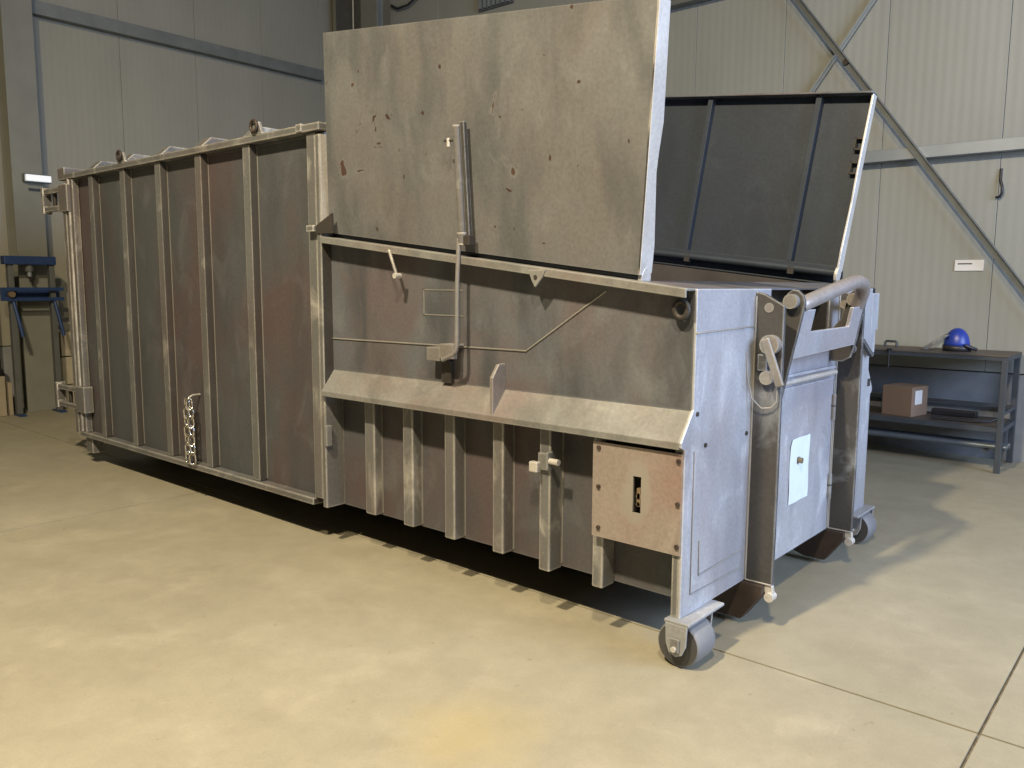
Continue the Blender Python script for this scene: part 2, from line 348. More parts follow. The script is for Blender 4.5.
def side_mat(o, ny):
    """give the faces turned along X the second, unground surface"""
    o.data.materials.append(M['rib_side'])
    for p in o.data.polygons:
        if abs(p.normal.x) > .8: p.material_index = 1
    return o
def tall_body():
    # side walls, roof, floor, front wall of the tall rear body
    MB().box(-5.97, -2.45, .07, .082, .27, 2.47).build('side_wall', M['wall_steel'], CX)
    MB().box(-5.97, -2.45, mir(.082), mir(.07), .27, 2.47).build('side_wall', M['wall_steel'], CX)
    MB().box(-5.97, -2.42, .06, mir(.06), 2.455, 2.475).build('roof', M['wall_steel'], CX)
    MB().box(-5.97, -2.42, .09, mir(.09), .25, .27).build('floor_plate', M['dark_steel'], CX)
    MB().box(-2.42, -2.405, .05, mir(.05), .26, 2.47).build('front_wall', M['front_steel'], CX, .003)
    MB().box(-5.99, -5.97, .02, mir(.02), .26, 2.47).build('rear_door', M['wall_steel'], CX, .003)
    for y0, y1 in ((0, .075), (mir(.075), mir(0))):
        g = MB().box(-6.0, -2.385, y0, y1, 2.472, 2.517)
        r = g.build('top_rail', M['rib_steel'], CX, .005)
        MB().box(-2.60, -2.545, y0-.006, y1, 2.478, 2.523).build('rail_clip', M['rib_steel'], r, .003)
        g = MB().box(-5.97, -2.525, y0, y1+.02, .242, .285)
        b = g.build('bottom_rail', M['rib_steel'], CX, .006)
        MB().box(-2.532, -2.522, y0+.008, y1, .250, .277).build('end_cap', M['dark_steel'], b)
    ribs = [-5.52, -4.94, -4.365, -3.785, -3.18]
    for k, x in enumerate(ribs):
        for y0, y1, s in ((.02, .07, 1), (mir(.07), mir(.02), -1)):
            yf = y0 if s == 1 else y1; yb = y1 if s == 1 else y0
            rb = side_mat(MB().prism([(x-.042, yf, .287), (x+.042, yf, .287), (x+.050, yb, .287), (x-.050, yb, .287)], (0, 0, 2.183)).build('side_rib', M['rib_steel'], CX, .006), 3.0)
            a, b = sorted((yb-.004*s, yb+.002*s))
            MB().box(x+.050, x+.056, a, b, .30, 2.46).build('weld_seam', M['weld_dull'], rb)
        # roof rib with sloped ends, rises over the rail
        MB().prism([(x-.05, .02, 2.517), (x-.05, .10, 2.592), (x-.05, mir(.10), 2.592), (x-.05, mir(.02), 2.517)], (.10, 0, 0)).build('roof_rib', M['rib_steel'], CX, .006)
    # posts at the two ends
    for y0, y1, s in ((0, .075, 1), (mir(.075), mir(0), -1)):
        MB().box(-2.535, -2.450, y0+.02 if s == 1 else y0, y1 if s == 1 else y1-.02, .287, 2.471).build('corner_post', M['rib_steel'], CX, .008)
        p = MB().box(-2.432, -2.392, y0+.006 if s == 1 else y0, y1+.07 if s == 1 else y1-.006, .245, 2.45).build('corner_post', M['rib_steel'], CX, .006)
        MB().box(-2.392, -2.388, y0+.012, y1+.06, 1.90, 2.45).build('post_tone_plate', M['bright_steel'], p) if s == 1 else None  # added plate, daylight on the upper post put into its bright colour
        MB().box(-2.392, -2.388, y0+.012, y1+.06, 1.0, 1.86).build('post_tone_plate', M['rib_side'], p) if s == 1 else None  # added darker plate lower on the same post
        g = MB().box(-6.0, -5.86, y0+.01, y1-.01, .287, 2.471); g.box(-5.94, -5.92, y0-.004, y1, .287, 2.471)
        g.build('rear_post', M['rib_steel'], CX, .006)
    MB().box(-6.13, -5.99, .0, mir(.0), 2.47, 2.575).build('rear_frame', M['rib_steel'], CX, .006)
    for y0 in (.0, mir(.06)):
        MB().box(-6.06, -5.995, y0, y0+.06, .26, 2.44).build('frame_post', M['rib_steel'], CX, .005)
    # gusset plate and bolt at the hinge end of the near lid
    gp = MB().prism([(-2.43, -.004, 1.93), (-2.43, -.004, 1.888), (-2.28, .004, 1.884), (-2.285, .004, 1.997)], (0, .012, 0)).build('gusset_plate', M['dark_steel'], CX)
    MB().box(-2.50, -2.43, -.02, .02, 1.898, 1.935).build('bolt', M['rib_steel'], gp, .003)
    # lifting lugs on the roof edge
    for x in (-4.90, -3.03):
        lg = MB().prism([(x-.07, .0, 2.516), (x+.07, .0, 2.516), (x+.035, .0, 2.59), (x-.035, .0, 2.59)], (0, .02, 0)).build('lifting_lug', M['rib_steel'], CX, .004)
        MB().tube([(x+.035*math.cos(a), -.012, 2.565+.035*math.sin(a)) for a in [i*math.pi/6 for i in range(12)]], .009, 8, True).build('shackle', M['runner_steel'], lg)
    # rear lock hinges and feet
    for z0, z1, hl, xo in ((.46, .69, .42, 0), (2.20, 2.43, .36, -.11)):
        for s in (1, -1):
            f = (lambda y: y) if s == 1 else mir
            a, b = sorted((f(-.02), f(.06)))
            h = MB().box(-5.98+xo, -5.80+xo, a, b, z0, z1).build('rear_hinge', M['rib_steel'], CX, .006)
            a, b = sorted((f(-.015), f(.02)))
            g = MB()
            for q in (0, 1):
                zz = z0+.015+q*(z1-z0-.075)
                g.box(-5.98-hl+xo, -5.98+xo, a, b, zz, zz+.045)
            g.box(-5.99-hl+xo, -5.95-hl+xo, a-.01, b+.03, z0, z1)
            g.build('hinge_bar', M['rib_steel'], h, .004)
            MB().cyl((-5.98-hl*.5+xo, (a+b)/2+.02, z0+.02), (-5.98-hl*.5+xo, (a+b)/2+.02, z1-.02), .018, 10).build('hinge_pin', M['dark_steel'], h)
    for y in (.08, mir(.08)):
        g = MB().box(-5.93, -5.80, y-.05, y+.05, .10, .25); g.build('rear_foot', M['rib_steel'], CX, .004)
    for y in (.64, 1.74):
        rw = MB().cyl((-5.6, y-.09, .10), (-5.6, y+.09, .10), .10, 24).build('rear_roller', M['dark_steel'], CX)
    # long runners below the container
    for y in (.64, 1.74):
        MB().prism([(-5.9, y-.04, .26), (-5.9, y-.04, .09), (-.30, y-.04, .09), (-.12, y-.04, .03), (.0, y-.04, .03), (.10, y-.04, .17), (.10, y-.04, .213), (-.015, y-.04, .213), (-.015, y-.04, .26)], (0, .08, 0)).build('runner', M['runner_steel'], CX, .004)
tall_body()

def hopper():
    for s in (1, -1):
        f = (lambda y: y) if s == 1 else mir
        d = .008*s
        # upper side sheet, sloped top edge
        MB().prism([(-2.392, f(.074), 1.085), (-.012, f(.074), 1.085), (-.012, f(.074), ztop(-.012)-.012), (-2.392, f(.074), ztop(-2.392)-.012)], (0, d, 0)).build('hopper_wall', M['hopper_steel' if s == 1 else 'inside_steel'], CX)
        # rail, an L profile open below
        top = MB()
        a, b = -2.385, -.010
        def quad(y0, y1, dz0, dz1):
            y0, y1 = sorted((f(y0), f(y1)))
            vs = [(x, y, ztop(x)+dz) for x in (a, b) for y in (y0, y1) for dz in (dz0, dz1)]
            top.add(vs, [(0,1,3,2),(4,6,7,5),(0,4,5,1),(2,3,7,6),(0,2,6,4),(1,5,7,3)])
        quad(-.006, .005, -.038, 0); quad(.005, .09, -.010, 0)
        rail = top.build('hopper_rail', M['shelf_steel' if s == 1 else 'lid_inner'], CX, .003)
        if s == -1:
            g = MB(); y0, y1 = sorted((f(.03), f(.045)))
            vs = [(x, y, ztop(x)+dz) for x in (-2.385, -.20) for y in (y0, y1) for dz in (-.012, .085)]
            g.add(vs, [(0,1,3,2),(4,6,7,5),(0,4,5,1),(2,3,7,6),(0,2,6,4),(1,5,7,3)]).build('hinge_strip', M['lid_inner'], CX)
        # sloped ledge
        g = MB().prism([(-2.39, f(.080), 1.092), (-2.39, f(-.014), .972), (-2.39, f(-.020), .966), (-2.39, f(-.020), .936), (-2.39, f(-.008), .936), (-2.39, f(-.008), .960), (-2.39, f(.080), 1.076)], (2.378, 0, 0))
        g.build('sloped_ledge', M['shelf_steel'], CX, .003)
        # lower wall set back
        a, b = sorted((f(.14), f(.15)))
        MB().box(-2.39, -.05, a, b, .245, 1.08).build('lower_wall', M['wall_steel'], CX)
        xs = [(-2.118, -2.032, .080), (-1.774, -1.693, .068), (-1.436, -1.362, .058), (-1.092, -1.021, .056), (-.779, -.714, .040)]
        for x0, x1, yr in xs:
            a, b = sorted((f(yr), f(.14)))
            r = MB().box(x0, x1, a, b, .252 if yr > .05 else .238, 1.0).build('lower_rib', M['rib_steel'], CX, .007)
            a, b = sorted((f(.136), f(.142)))
            MB().box(x1, x1+.005, a, b, .26, 1.0).build('weld_seam', M['weld_dull'], r)
        a, b = sorted((f(.042), f(.14)))
        MB().box(-.47, -.412, a, b, .232, 1.0).build('lower_rib', M['rib_steel'], CX, .007)
        a, b = sorted((f(.016), f(.14)))
        MB().box(-.048, -.013, a, b, .215, .94).build('corner_post', M['rib_steel'], CX, .004)
        # cover panel with slot and bolts
        yo, yi = f(.004), f(.014)
        g = MB()
        def bx(x0, x1, z0, z1):
            a, b = sorted((yo, yi)); g.box(x0, x1, a, b, z0, z1)
        x0, x1, z0, z1 = -.447, -.006, .487, .915
        sx0, sx1, sz0, sz1 = -.238, -.198, .63, .79
        bx(x0, sx0, z0, z1); bx(sx1, x1, z0, z1); bx(sx0, sx1, z0, sz0); bx(sx0, sx1, sz1, z1)
        cp = g.build('cover_panel', M['cover'], CX)
        for bxx, bz in ((-.415, .890), (-.413, .715), (-.411, .53), (-.022, .885), (-.021, .705), (-.020, .525)):
            MB().cyl((bxx, f(-.004), bz), (bxx, f(.006), bz), .010, 8).build('bolt', M['runner_steel'], cp)
        a, b = sorted((f(.06), f(.075)))
        MB().box(sx0-.03, sx1+.03, a, b, sz0-.03, sz1+.03).build('slot_recess', M['void'], cp)
        g = MB(); a, b = sorted((f(.020), f(.060)))
        g.box(sx0+.008, sx1-.012, a, b, .655, .735); g.cyl((-.218, f(.020), .70), (-.218, f(.06), .70), .014, 10); g.cyl((-.221, f(.020), .665), (-.221, f(.06), .665), .010, 10)
        g.build('slot_hook', M['brass'], cp, .003)
    # things only on the near side
    wp = [(-2.40, .072, 1.273), (-.892, .072, 1.283), (-.44, .072, 1.572)]
    MB().tube(wp, .0045, 6).build('weld_seam', M['weld_dull'], CX)
    # letter plate painted over
    g = MB()
    for x0, x1, z0, z1 in ((-1.60, -1.31, 1.565, 1.570), (-1.60, -1.31, 1.435, 1.440), (-1.60, -1.595, 1.435, 1.57)):
        g.box(x0, x1, .0715, .075, z0, z1)
    g.build('plate_outline', M['weld_dull'], CX)
    # fin standing on the ledge
    MB().prism([(-1.045, -.018, .965), (-1.045, -.018, 1.150), (-1.045, .028, 1.212), (-1.045, .074, 1.215), (-1.045, .074, 1.085)], (.020, 0, 0)).build('fin', M['shelf_steel'], CX, .003)
    # latch bracket below the prop rod
    br = MB().box(-1.50, -1.405, -.005, .074, 1.205, 1.275).build('latch_bracket', M['shelf_steel'], CX, .004)
    g = MB().box(-1.402, -1.30, -.010, .02, 1.222, 1.296); g.box(-1.402, -1.30, .02, .074, 1.285, 1.296)
    g.build('bracket_plate', M['shelf_steel'], br, .003)
    MB().box(-1.445, -1.375, .050, .074, 1.09, 1.205).build('bracket_shadow', M['dark_steel'], br)  # dark block standing in for the shadow below the bracket
    # lower latch on the fifth rib
    lt = MB().box(-.772, -.704, .020, .042, .735, .815).build('rib_latch', M['shelf_steel'], CX, .003)
    MB().box(-.808, -.758, -.006, .026, .722, .772).build('latch_block', M['bright_steel'], lt, .006)
    MB().cyl((-.705, .02, .783), (-.650, .02, .783), .015, 12).build('latch_pin', M['bright_steel'], lt)
    g = MB().box(-.712, -.700, .002, .042, .745, .825); g.build('latch_fork', M['shelf_steel'], lt, .003)
    # small hinge block beside the tall post
    MB().box(-2.392, -2.365, -.006, .035, .63, .755).build('hinge_block', M['shelf_steel'], CX, .004)
    # tabs under the rail
    z = ztop(-1.76)
    t = MB().cyl((-1.775, -.012, z-.02), (-1.715, -.012, z-.155), .009, 8).build('rail_hook', M['rib_steel'], CX)
    MB().cyl((-1.715, -.03, z-.155), (-1.715, .01, z-.155), .015, 10).build('hook_end', M['bright_steel'], t)
    z = ztop(-.77)
    t = MB().prism([(-.815, -.012, z-.012), (-.715, -.012, z-.012), (-.735, -.012, z-.05), (-.775, -.012, z-.092), (-.795, -.012, z-.06)], (0, .012, 0)).build('rail_tab', M['shelf_steel'], CX, .003)
    MB().cyl((-.77, -.016, z-.045), (-.77, -.004, z-.045), .010, 8).build('tab_hole', M['dark_steel'], t)
    # rope eye under the front end of the rail
    MB().tube([(-.055+.03*math.cos(i*math.pi/6), .045, 1.50+.034*math.sin(i*math.pi/6)) for i in range(12)], .013, 8, True).build('rope_eye', M['dark_steel'], CX)
    # inside of the hopper and the front deck
    MB().box(-2.40, -.26, .09, mir(.09), .92, .94).build('hopper_floor', M['dark_steel'], CX)
    MB().prism([(-.27, .075, ztop(-.27)-.008), (-.012, .075, ztop(-.012)-.008), (-.012, .075, ztop(-.012)), (-.27, .075, ztop(-.27))], (0, mir(.075)-.075, 0)).build('front_deck', M['hopper_steel'], CX)
    MB().box(-.28, -.268, .08, mir(.08), .92, 1.60).build('hopper_front', M['dark_steel'], CX)
    MB().box(-2.39, -.02, .15, mir(.15), .245, .26).build('floor_plate', M['dark_steel'], CX)
def halo(m, cx, cz):
    nt = m.node_tree; p = next(n for n in nt.nodes if n.type == 'BSDF_PRINCIPLED'); src = p.inputs['Base Color'].links[0].from_socket
    tc = N(nt, 'ShaderNodeTexCoord'); mp = N(nt, 'ShaderNodeMapping'); mp.inputs['Location'].default_value = (-cx*7, 0, -cz*4.2); mp.inputs['Scale'].default_value = (7, 0, 4.2)
    nt.links.new(tc.outputs['Object'], mp.inputs['Vector'])
    ln = N(nt, 'ShaderNodeVectorMath', operation='LENGTH'); nt.links.new(mp.outputs[0], ln.inputs[0])
    d = math_(nt, 'ADD', ln.outputs['Value'], math_(nt, 'MULTIPLY', noise(nt, 5, 3), .8))
    c = mix(nt, ramp(nt, d, .85, 1.25, (.8,.8,.8,1), (0,0,0,1)), src, (.30, .285, .255))
    c = mix(nt, ramp(nt, d, .48, .62, (.7,.7,.7,1), (0,0,0,1)), c, (.22, .13, .09))
    nt.links.new(c, p.inputs['Base Color'])
    return m
M['cover'] = steel('cover_panel_steel', (0.282, 0.241, 0.218), (0.259, 0.185, 0.162), (0.190, 0.162, 0.148), (0.391, 0.364, 0.336), .25, .5, (.45, .60), .006, .6)
halo(M['cover'], -.218+3.0, .71)
hopper()

def lid(s):
    """s = 1 near lid, -1 far lid; frame e1 along the hinge, u up the sheet, w into the hopper"""
    L, H, D = 2.135 if s == 1 else 2.10, 1.085 if s == 1 else 1.08, .085
    n = Vector((.1188, 0, .993)).normalized(); e1 = Vector((.993, 0, -.1188)).normalized()
    yh = .06 if s == 1 else mir(.055)
    out = Vector((0, -s, 0)); th = .10 if s == 1 else .07
    u = n*math.cos(th)+out*math.sin(th); w = n*math.sin(th)-out*math.cos(th)
    O = Vector((-2.385 if s == 1 else -2.285, yh, 1.893 if s == 1 else 1.934))
    def P(i, j, k): return O+e1*i+u*j+w*k
    nm = 'lid_sheet'
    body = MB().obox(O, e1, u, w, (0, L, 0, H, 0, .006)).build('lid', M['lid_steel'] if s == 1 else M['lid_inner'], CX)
    fm = M['bright_steel']
    # edge flanges: top, left, right, bottom
    MB().obox(O, e1, u, w, (0, L, H-.012, H, .006, D)).build('top_flange', M['rib_steel'] if s == 1 else M['hopper_steel'], body, .003)
    MB().obox(O, e1, u, w, (0, .012, 0, H-.012, .006, D)).build('side_flange', M['rib_steel'], body, .003)
    # right flange is a little wavy in depth
    zs = [0, .12, .28, .42, .50, .62, .8, .95, H-.012]
    ds = [.095, .10, .085, .072, .080, .098, .092, .086, .082] if s == 1 else [.075, .08, .07, .062, .066, .07, .068, .064, .062]
    g = MB(); vs = []; fs = []
    for z, d in zip(zs, ds):
        vs += [P(L-.010, z, .0), P(L+.002, z, .0), P(L+.002, z, d), P(L-.010, z, d)]
    for i in range(len(zs)-1):
        b = 4*i
        fs += [(b+k, b+(k+1) % 4, b+4+(k+1) % 4, b+4+k) for k in range(4)]
    fs += [(0,1,2,3), tuple(4*(len(zs)-1)+k for k in (3,2,1,0))]
    g.add(vs, fs); g.build('side_flange', fm, body, .002, 1)
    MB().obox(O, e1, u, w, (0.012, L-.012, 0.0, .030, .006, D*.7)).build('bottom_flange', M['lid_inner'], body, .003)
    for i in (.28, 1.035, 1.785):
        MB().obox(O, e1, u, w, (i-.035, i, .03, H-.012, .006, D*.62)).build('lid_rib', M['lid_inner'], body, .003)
    # hinge tube with flattened end plate
    c0, c1 = P(.02, -.012, .045), P(L-.02, -.012, .045)
    MB().cyl(c0, c1, .026, 14).build('hinge_tube', M['lid_inner'], body)
    for i in (.3, L-.3, L*.5):
        MB().obox(O, e1, u, w, (i-.02, i+.02, -.05, .0, .02, .07)).build('hinge_bracket', M['dark_steel'], body)
    ring = [P(L+.004, -.02+.050*math.sin(a), .050+.038*math.cos(a)) for a in [i*math.pi/8 for i in range(16)]]
    MB().prism(ring, e1*-.02).build('hinge_end', fm, body, .003)
    if s == -1:
        for j0 in (.595, .74):
            hb = MB().obox(O, e1, u, w, (L-.065, L-.02, j0, j0+.010, .006, .04)); hb.obox(O, e1, u, w, (L-.065, L-.056, j0, j0+.075, .03, .04)); hb.obox(O, e1, u, w, (L-.065, L-.02, j0+.065, j0+.075, .006, .04))
            hb.build('lid_handle', M['dark_steel'], body)
    else:
        # prop tube on the outside of the lid and the bent prop rod in it
        i = 1.105
        tb = MB()
        a, b = P(i+.0, .10, -.032), P(i-.02, .60, -.032)
        x0 = -1.245
        a = Vector((x0+.0, .004, 1.80)); b = Vector((x0+.012, -.05, 2.352))
        tb.cyl(a, b, .019, 14)
        t = tb.build('prop_tube', M['rib_steel'], body)
        MB().obox(a, (1,0,0), (b-a).normalized(), (0,-1,0), (.017, .044, .02, .57, -.028, -.004)).build('prop_guide', M['channel_steel'], t, .003)
        MB().cyl((x0-.06, -.06, 2.285), (x0+.02, -.052, 2.28), .006, 8).build('prop_clip', M['dark_steel'], t)
        MB().cyl((x0-.035, -.056, 2.255), (x0-.035, -.056, 2.295), .010, 8).build('clip_tab', M['bright_steel'], t)
        MB().cyl(a-Vector((0,0,.01)), a+Vector((0,-.003,.05)), .026, 14).build('prop_collar', M['rib_steel'], t)
        MB().box(x0+.02, x0+.06, -.015, .03, 1.785, 1.835).build('collar_bolt', M['dark_steel'], t, .004)
        x0 -= .017
        rod = [(x0+.006, -.012, 1.82), (x0+.004, -.022, 1.6), (x0+.008, -.030, 1.30), (x0+.004, -.032, 1.272), (x0-.012, -.033, 1.252), (x0-.09, -.034, 1.218)]
        MB().tube(rod, .0115, 10).build('prop_rod', M['shelf_steel'], body)
lid(1); lid(-1)

def front_end():
    # end plate with a pocket cut for the hook, following the flared side profile
    zt = 1.584
    pr = [(.074, zt), (.074, 1.09), (-.020, .966), (-.020, .945), (.012, .930), (.012, .215)]
    pk0, pk1, pz = .80, 1.58, 1.25
    pts = pr + [(mir(y), z) for y, z in pr[::-1]] + [(pk1, zt), (pk1, pz), (pk0, pz), (pk0, zt)]
    MB().prism([(-.012, y, z) for y, z in pts], (.012, 0, 0)).build('end_plate', M['front_steel'], CX, .003)
    g = MB().box(-.22, -.20, pk0-.01, pk1+.01, pz-.02, zt); g.box(-.20, -.012, pk0-.01, pk0, pz-.02, zt); g.box(-.20, -.012, pk1, pk1+.01, pz-.02, zt)
    g.prism([(-.20, pk0, pz), (-.012, pk0, pz), (-.012, pk0, pz-.02), (-.20, pk0, pz-.02)], (0, pk1-pk0, 0))
    g.build('hook_pocket', M['channel_steel'], CX)
    # welds on the plate
    wl = []
    MB().tube([(.002, .074, 1.405), (.002, .63, 1.415)], .004, 6).build('weld_seam', M['weld'], CX)
    MB().tube([(.002, .088, .915), (.002, .090, .300), (.002, .585, .290)], .003, 6).build('weld_seam', M['weld'], CX)
    MB().tube([(.002, .155, .52), (.002, .158, .366), (.002, .585, .375)], .003, 6).build('weld_seam', M['weld'], CX)
    for y, z in ((.103, 1.071), (.184, .929), (.582, .926)):
        MB().cyl((-.004, y, z), (.006, y, z), .010, 8).build('bolt_hole', M['dark_steel'], CX)
    # two upright channel plates
    for s in (1, -1):
        y = .63 if s == 1 else 1.725
        p = MB().prism([(0, y, 1.572), (.040, y, 1.562), (.134, y, 1.510), (.137, y, .60), (.134, y, .215), (0, y, .215)], (0, .024, 0)).build('channel_plate', M['channel_steel'], CX, .004)
        # toe with small roller
        g = MB().prism([(.085, y, .215), (.136, y, .215), (.142, y, .165), (.125, y, .150), (.105, y, .165)], (0, .024, 0)); g.build('toe', M['bright_steel'], p, .004)
        MB().cyl((.125, y-.012, .160), (.125, y+.036, .160), .022, 14).build('toe_roller', M['bright_steel'], p)
        MB().tube([(.004, y-.003, 1.55), (.004, y-.003, .22)], .006, 6).build('weld_seam', M['weld'], p)
        MB().tube([(.004, y-.003, .218), (.130, y-.003, .218)], .005, 6).build('weld_seam', M['weld'], p)
        # pin through plate and cheek
        MB().cyl((.065, y-.003 if s == 1 else y-.12, 1.50), (.065, y+.13 if s == 1 else y+.027, 1.50), .022, 16).build('pivot_pin', M['shelf_steel'], p)
    # safety lock on the near channel plate
    lk = MB().cyl((.085, .63, 1.335), (.085, .595, 1.335), .045, 16).build('lock_boss', M['shelf_steel'], CX)
    e = Vector((.075, 0, -.20)).normalized()
    MB().obox((.078, .575, 1.345), e, e.cross(Vector((0,1,0))), (0,1,0), (-.02, .205, -.020, .018, 0, .02)).build('lock_lever', M['shelf_steel'], lk, .006)
    MB().cyl((.075, .63, 1.185), (.075, .60, 1.185), .032, 14).build('lock_pin', M['shelf_steel'], lk)
    MB().box(.03, .075, .605, .63, 1.215, 1.29).build('lock_stop', M['channel_steel'], lk, .003)
    # retaining wire of the lock
    wire = [(.0, .55, 1.30), (.004, .565, 1.18), (.02, .58, 1.09), (.06, .60, 1.045), (.10, .61, 1.05), (.125, .61, 1.08), (.13, .60, 1.13)]
    MB().tube(wire, .0035, 6).build('retaining_wire', M['weld'], lk)
    # hook frame: two cheeks, notched cross plate, arched bail
    yA, yB = .755, 1.605
    def fx(z): return .118+.062*(z-1.20)/.33
    for s, y in ((1, yA), (-1, yB)):
        pts = [(.0, 1.36), (.05, 1.42), (.078, 1.52), (.092, 1.562), (.118, 1.583), (.145, 1.578), (.168, 1.556), (fx(1.52), 1.52), (fx(1.44), 1.44)]
        pts += [(.06, .95), (.0, .90)] if s == 1 else [(fx(1.30), 1.30), (.115, 1.215), (.07, 1.19), (.0, 1.19)]
        MB().prism([(x, y, z) for x, z in pts], (0, .022, 0)).build('hook_cheek', M['channel_steel'], CX, .004)
        MB().cyl((.122, y-.035, 1.528), (.122, y+.05, 1.528), .034, 16).build('bail_boss', M['shelf_steel'], CX)
    d = .02
    n0, n1, nz = yA+.165, yB-.155, 1.385
    pl = [(yA+.022, 1.262), (yB, 1.285), (yB, 1.49), (n1, 1.49), (n1, nz+.005), (n0, nz), (n0, 1.49), (yA+.022, 1.49)]
    MB().prism([(fx(z)-d-.004, y, z) for y, z in pl], (d, 0, 0)).build('cross_plate', M['front_steel'], CX, .003)
    # bail: stout round bar arching outwards and up from cheek to cheek
    ctl = [(.145, .79, 1.508), (.155, .83, 1.522), (.175, 1.08, 1.570), (.195, 1.30, 1.612), (.202, 1.40, 1.618), (.195, 1.49, 1.598), (.172, 1.55, 1.550), (.142, 1.575, 1.495)]
    path = []
    for i in range(len(ctl)-1):
        p0, p1, p2, p3 = (Vector(ctl[max(0, min(len(ctl)-1, i+k))]) for k in (-1, 0, 1, 2))
        for q in range(4):
            t = q/4
            path.append(.5*((2*p1)+(p2-p0)*t+(2*p0-5*p1+4*p2-p3)*t*t+(3*p1-p0-3*p2+p3)*t**3))
    path.append(Vector(ctl[-1]))
    MB().tube(path, .036, 14).build('hook_bail', M['bail'], CX)
    # bolt on the far plate seen between the cheeks
    MB().cyl((.08, 1.70, 1.255), (.08, 1.725, 1.255), .028, 12).build('plate_bolt', M['shelf_steel'], CX)
    # service door between the channel plates
    dr = MB().box(0, .014, .68, 1.655, .235, 1.095).build('service_door', M['front_steel'], CX, .003)
    MB().cyl((.03, .67, 1.128), (.03, 1.63, 1.128), .014, 10).build('door_bar', M['bright_steel'], dr)
    MB().box(0, .022, .66, 1.66, 1.150, 1.162).build('door_lip', M['front_steel'], dr)
    for z in (.93, .48):
        hg = MB().cyl((.022, 1.655, z-.07), (.022, 1.655, z+.07), .013, 10).build('door_hinge', M['shelf_steel'], dr)
        MB().cyl((.022, 1.655, z+.004), (.022, 1.655, z+.010), .0155, 10).build('hinge_joint', M['dark_steel'], hg)
    MB().tube([(.016, 1.665, .24), (.016, 1.665, 1.09)], .004, 6).build('door_seam', M['weld'], dr)
    MB().cyl((.012, 1.186, .704), (.040, 1.186, .704), .0155, 12).build('door_lock', M['brass'], dr)
    # far side bracket and flap
    fp = MB().box(-.03, .004, 2.30, 2.425, 1.33, 1.555).build('side_bracket', M['front_steel'], CX, .003)
    MB().box(-.03, .0, 2.30, 2.40, 1.19, 1.33).build('bracket_arm', M['front_steel'], fp, .003)
    MB().prism([(.012, 2.03, 1.285), (.012, 2.055, 1.297), (.012, 2.255, 1.19), (.012, 2.235, 1.175)], (.03, 0, 0)).build('slot_flap', M['channel_steel'], CX)
    MB().box(.0, .006, 2.30, 2.335, .985, 1.03).build('bracket_tab', M['dark_steel'], CX)
    # casters
    for s in (1, -1):
        f = (lambda y: y) if s == 1 else mir
        g = MB(); a, b = sorted((f(-.022), f(.30))); g.box(-.055, .060, a, b, .203, .216)
        a, b = sorted((f(-.022), f(-.012)))
        pts = [(-.05, .203), (.052, .203), (.048, .115), (.030, .075), (.0, .062), (-.030, .075), (-.046, .115)]
        g.prism([(x, a, z) for x, z in pts], (0, .010, 0))
        a, b = sorted((f(.200), f(.210))); g.prism([(x, a, z) for x, z in pts], (0, .010, 0))
        c = g.build('caster', M['fork'], CX, .003)
        a, b = sorted((f(.016), f(.172)))
        n = 28; prof = [(.089, a), (.096, a+.004), (.100, a+.020), (.100, b-.020), (.096, b-.004), (.089, b)]
        w = MB(); vs = []; fs = []
        for r, y in prof:
            vs += [(.0+r*math.cos(2*math.pi*k/n), y, .1005+r*math.sin(2*math.pi*k/n)) for k in range(n)]
        for i in range(len(prof)-1):
            fs += [(i*n+k, i*n+(k+1) % n, (i+1)*n+(k+1) % n, (i+1)*n+k) for k in range(n)]
        w.add([(x-.008, y, z) for x, y, z in vs], fs, True); w.build('wheel', M['rubber'], c)
        MB().cyl((-.008, a-.001, .1005), (-.008, b+.001, .1005), .0905, 28).build('wheel_hub', M['tyre_side'], c)
        a, b = sorted((f(-.032), f(-.022)))
        MB().box(-.022, .022, a, b, .085, .145).build('axle_plate', M['shelf_steel'], c, .004)
        MB().cyl((0, f(-.04), .100), (0, f(.22), .100), .012, 12).build('axle', M['bright_steel'], c)
M['bail'] = steel('bail_steel', (.30, .285, .285), (.25, .22, .21), (.18, .165, .16), (0.473, 0.475, 0.497), .35, .42, (.45, .7), 0)
M['fork'] = steel('caster_fork_steel', (0.310, 0.318, 0.335), (0.258, 0.247, 0.238), (0.206, 0.209, 0.216), (0.568, 0.608, 0.648), .3, .45, (.5, .72), .006, .7)
front_end()

# ------------------------------------------------------------------ paper on the door, chain
def paper():
    g = MB(); nx, nz = 6, 10; vs = []; fs = []
    y0, y1, z0, z1 = 1.08, 1.335, .485, .822
    for k in range(2):
        for i in range(nx+1):
            for j in range(nz+1):
                y = y0+(y1-y0)*i/nx; z = z0+(z1-z0)*j/nz
                if i == 0 and j == nz: y += .02
                x = .0165+.003*math.sin(i*1.1+j*.8)*(.4+.6*abs(j/nz-.5))+k*.0012
                vs.append((x, y, z))
    q = (nx+1)*(nz+1)
    hole = (2, 3)
    for k in range(2):
        for i in range(nx):
            for j in range(nz):
                if i == 2 and j in (6,): continue
                a = k*q+i*(nz+1)+j
                fs.append((a, a+1, a+nz+2, a+nz+1))
    # rim
    def rim(i0, j0, i1, j1):
        a, b = i0*(nz+1)+j0, i1*(nz+1)+j1; fs.append((a, b, b+q, a+q))
    for i in range(nx): rim(i, 0, i+1, 0); rim(i, nz, i+1, nz)
    for j in range(nz): rim(0, j, 0, j+1); rim(nx, j, nx, j+1)
    g.add(vs, fs)
    return tag(g.build('paper_sheet', M['paper']), 'white paper sheet stuck around the lock on the service door', 'paper')
paper()

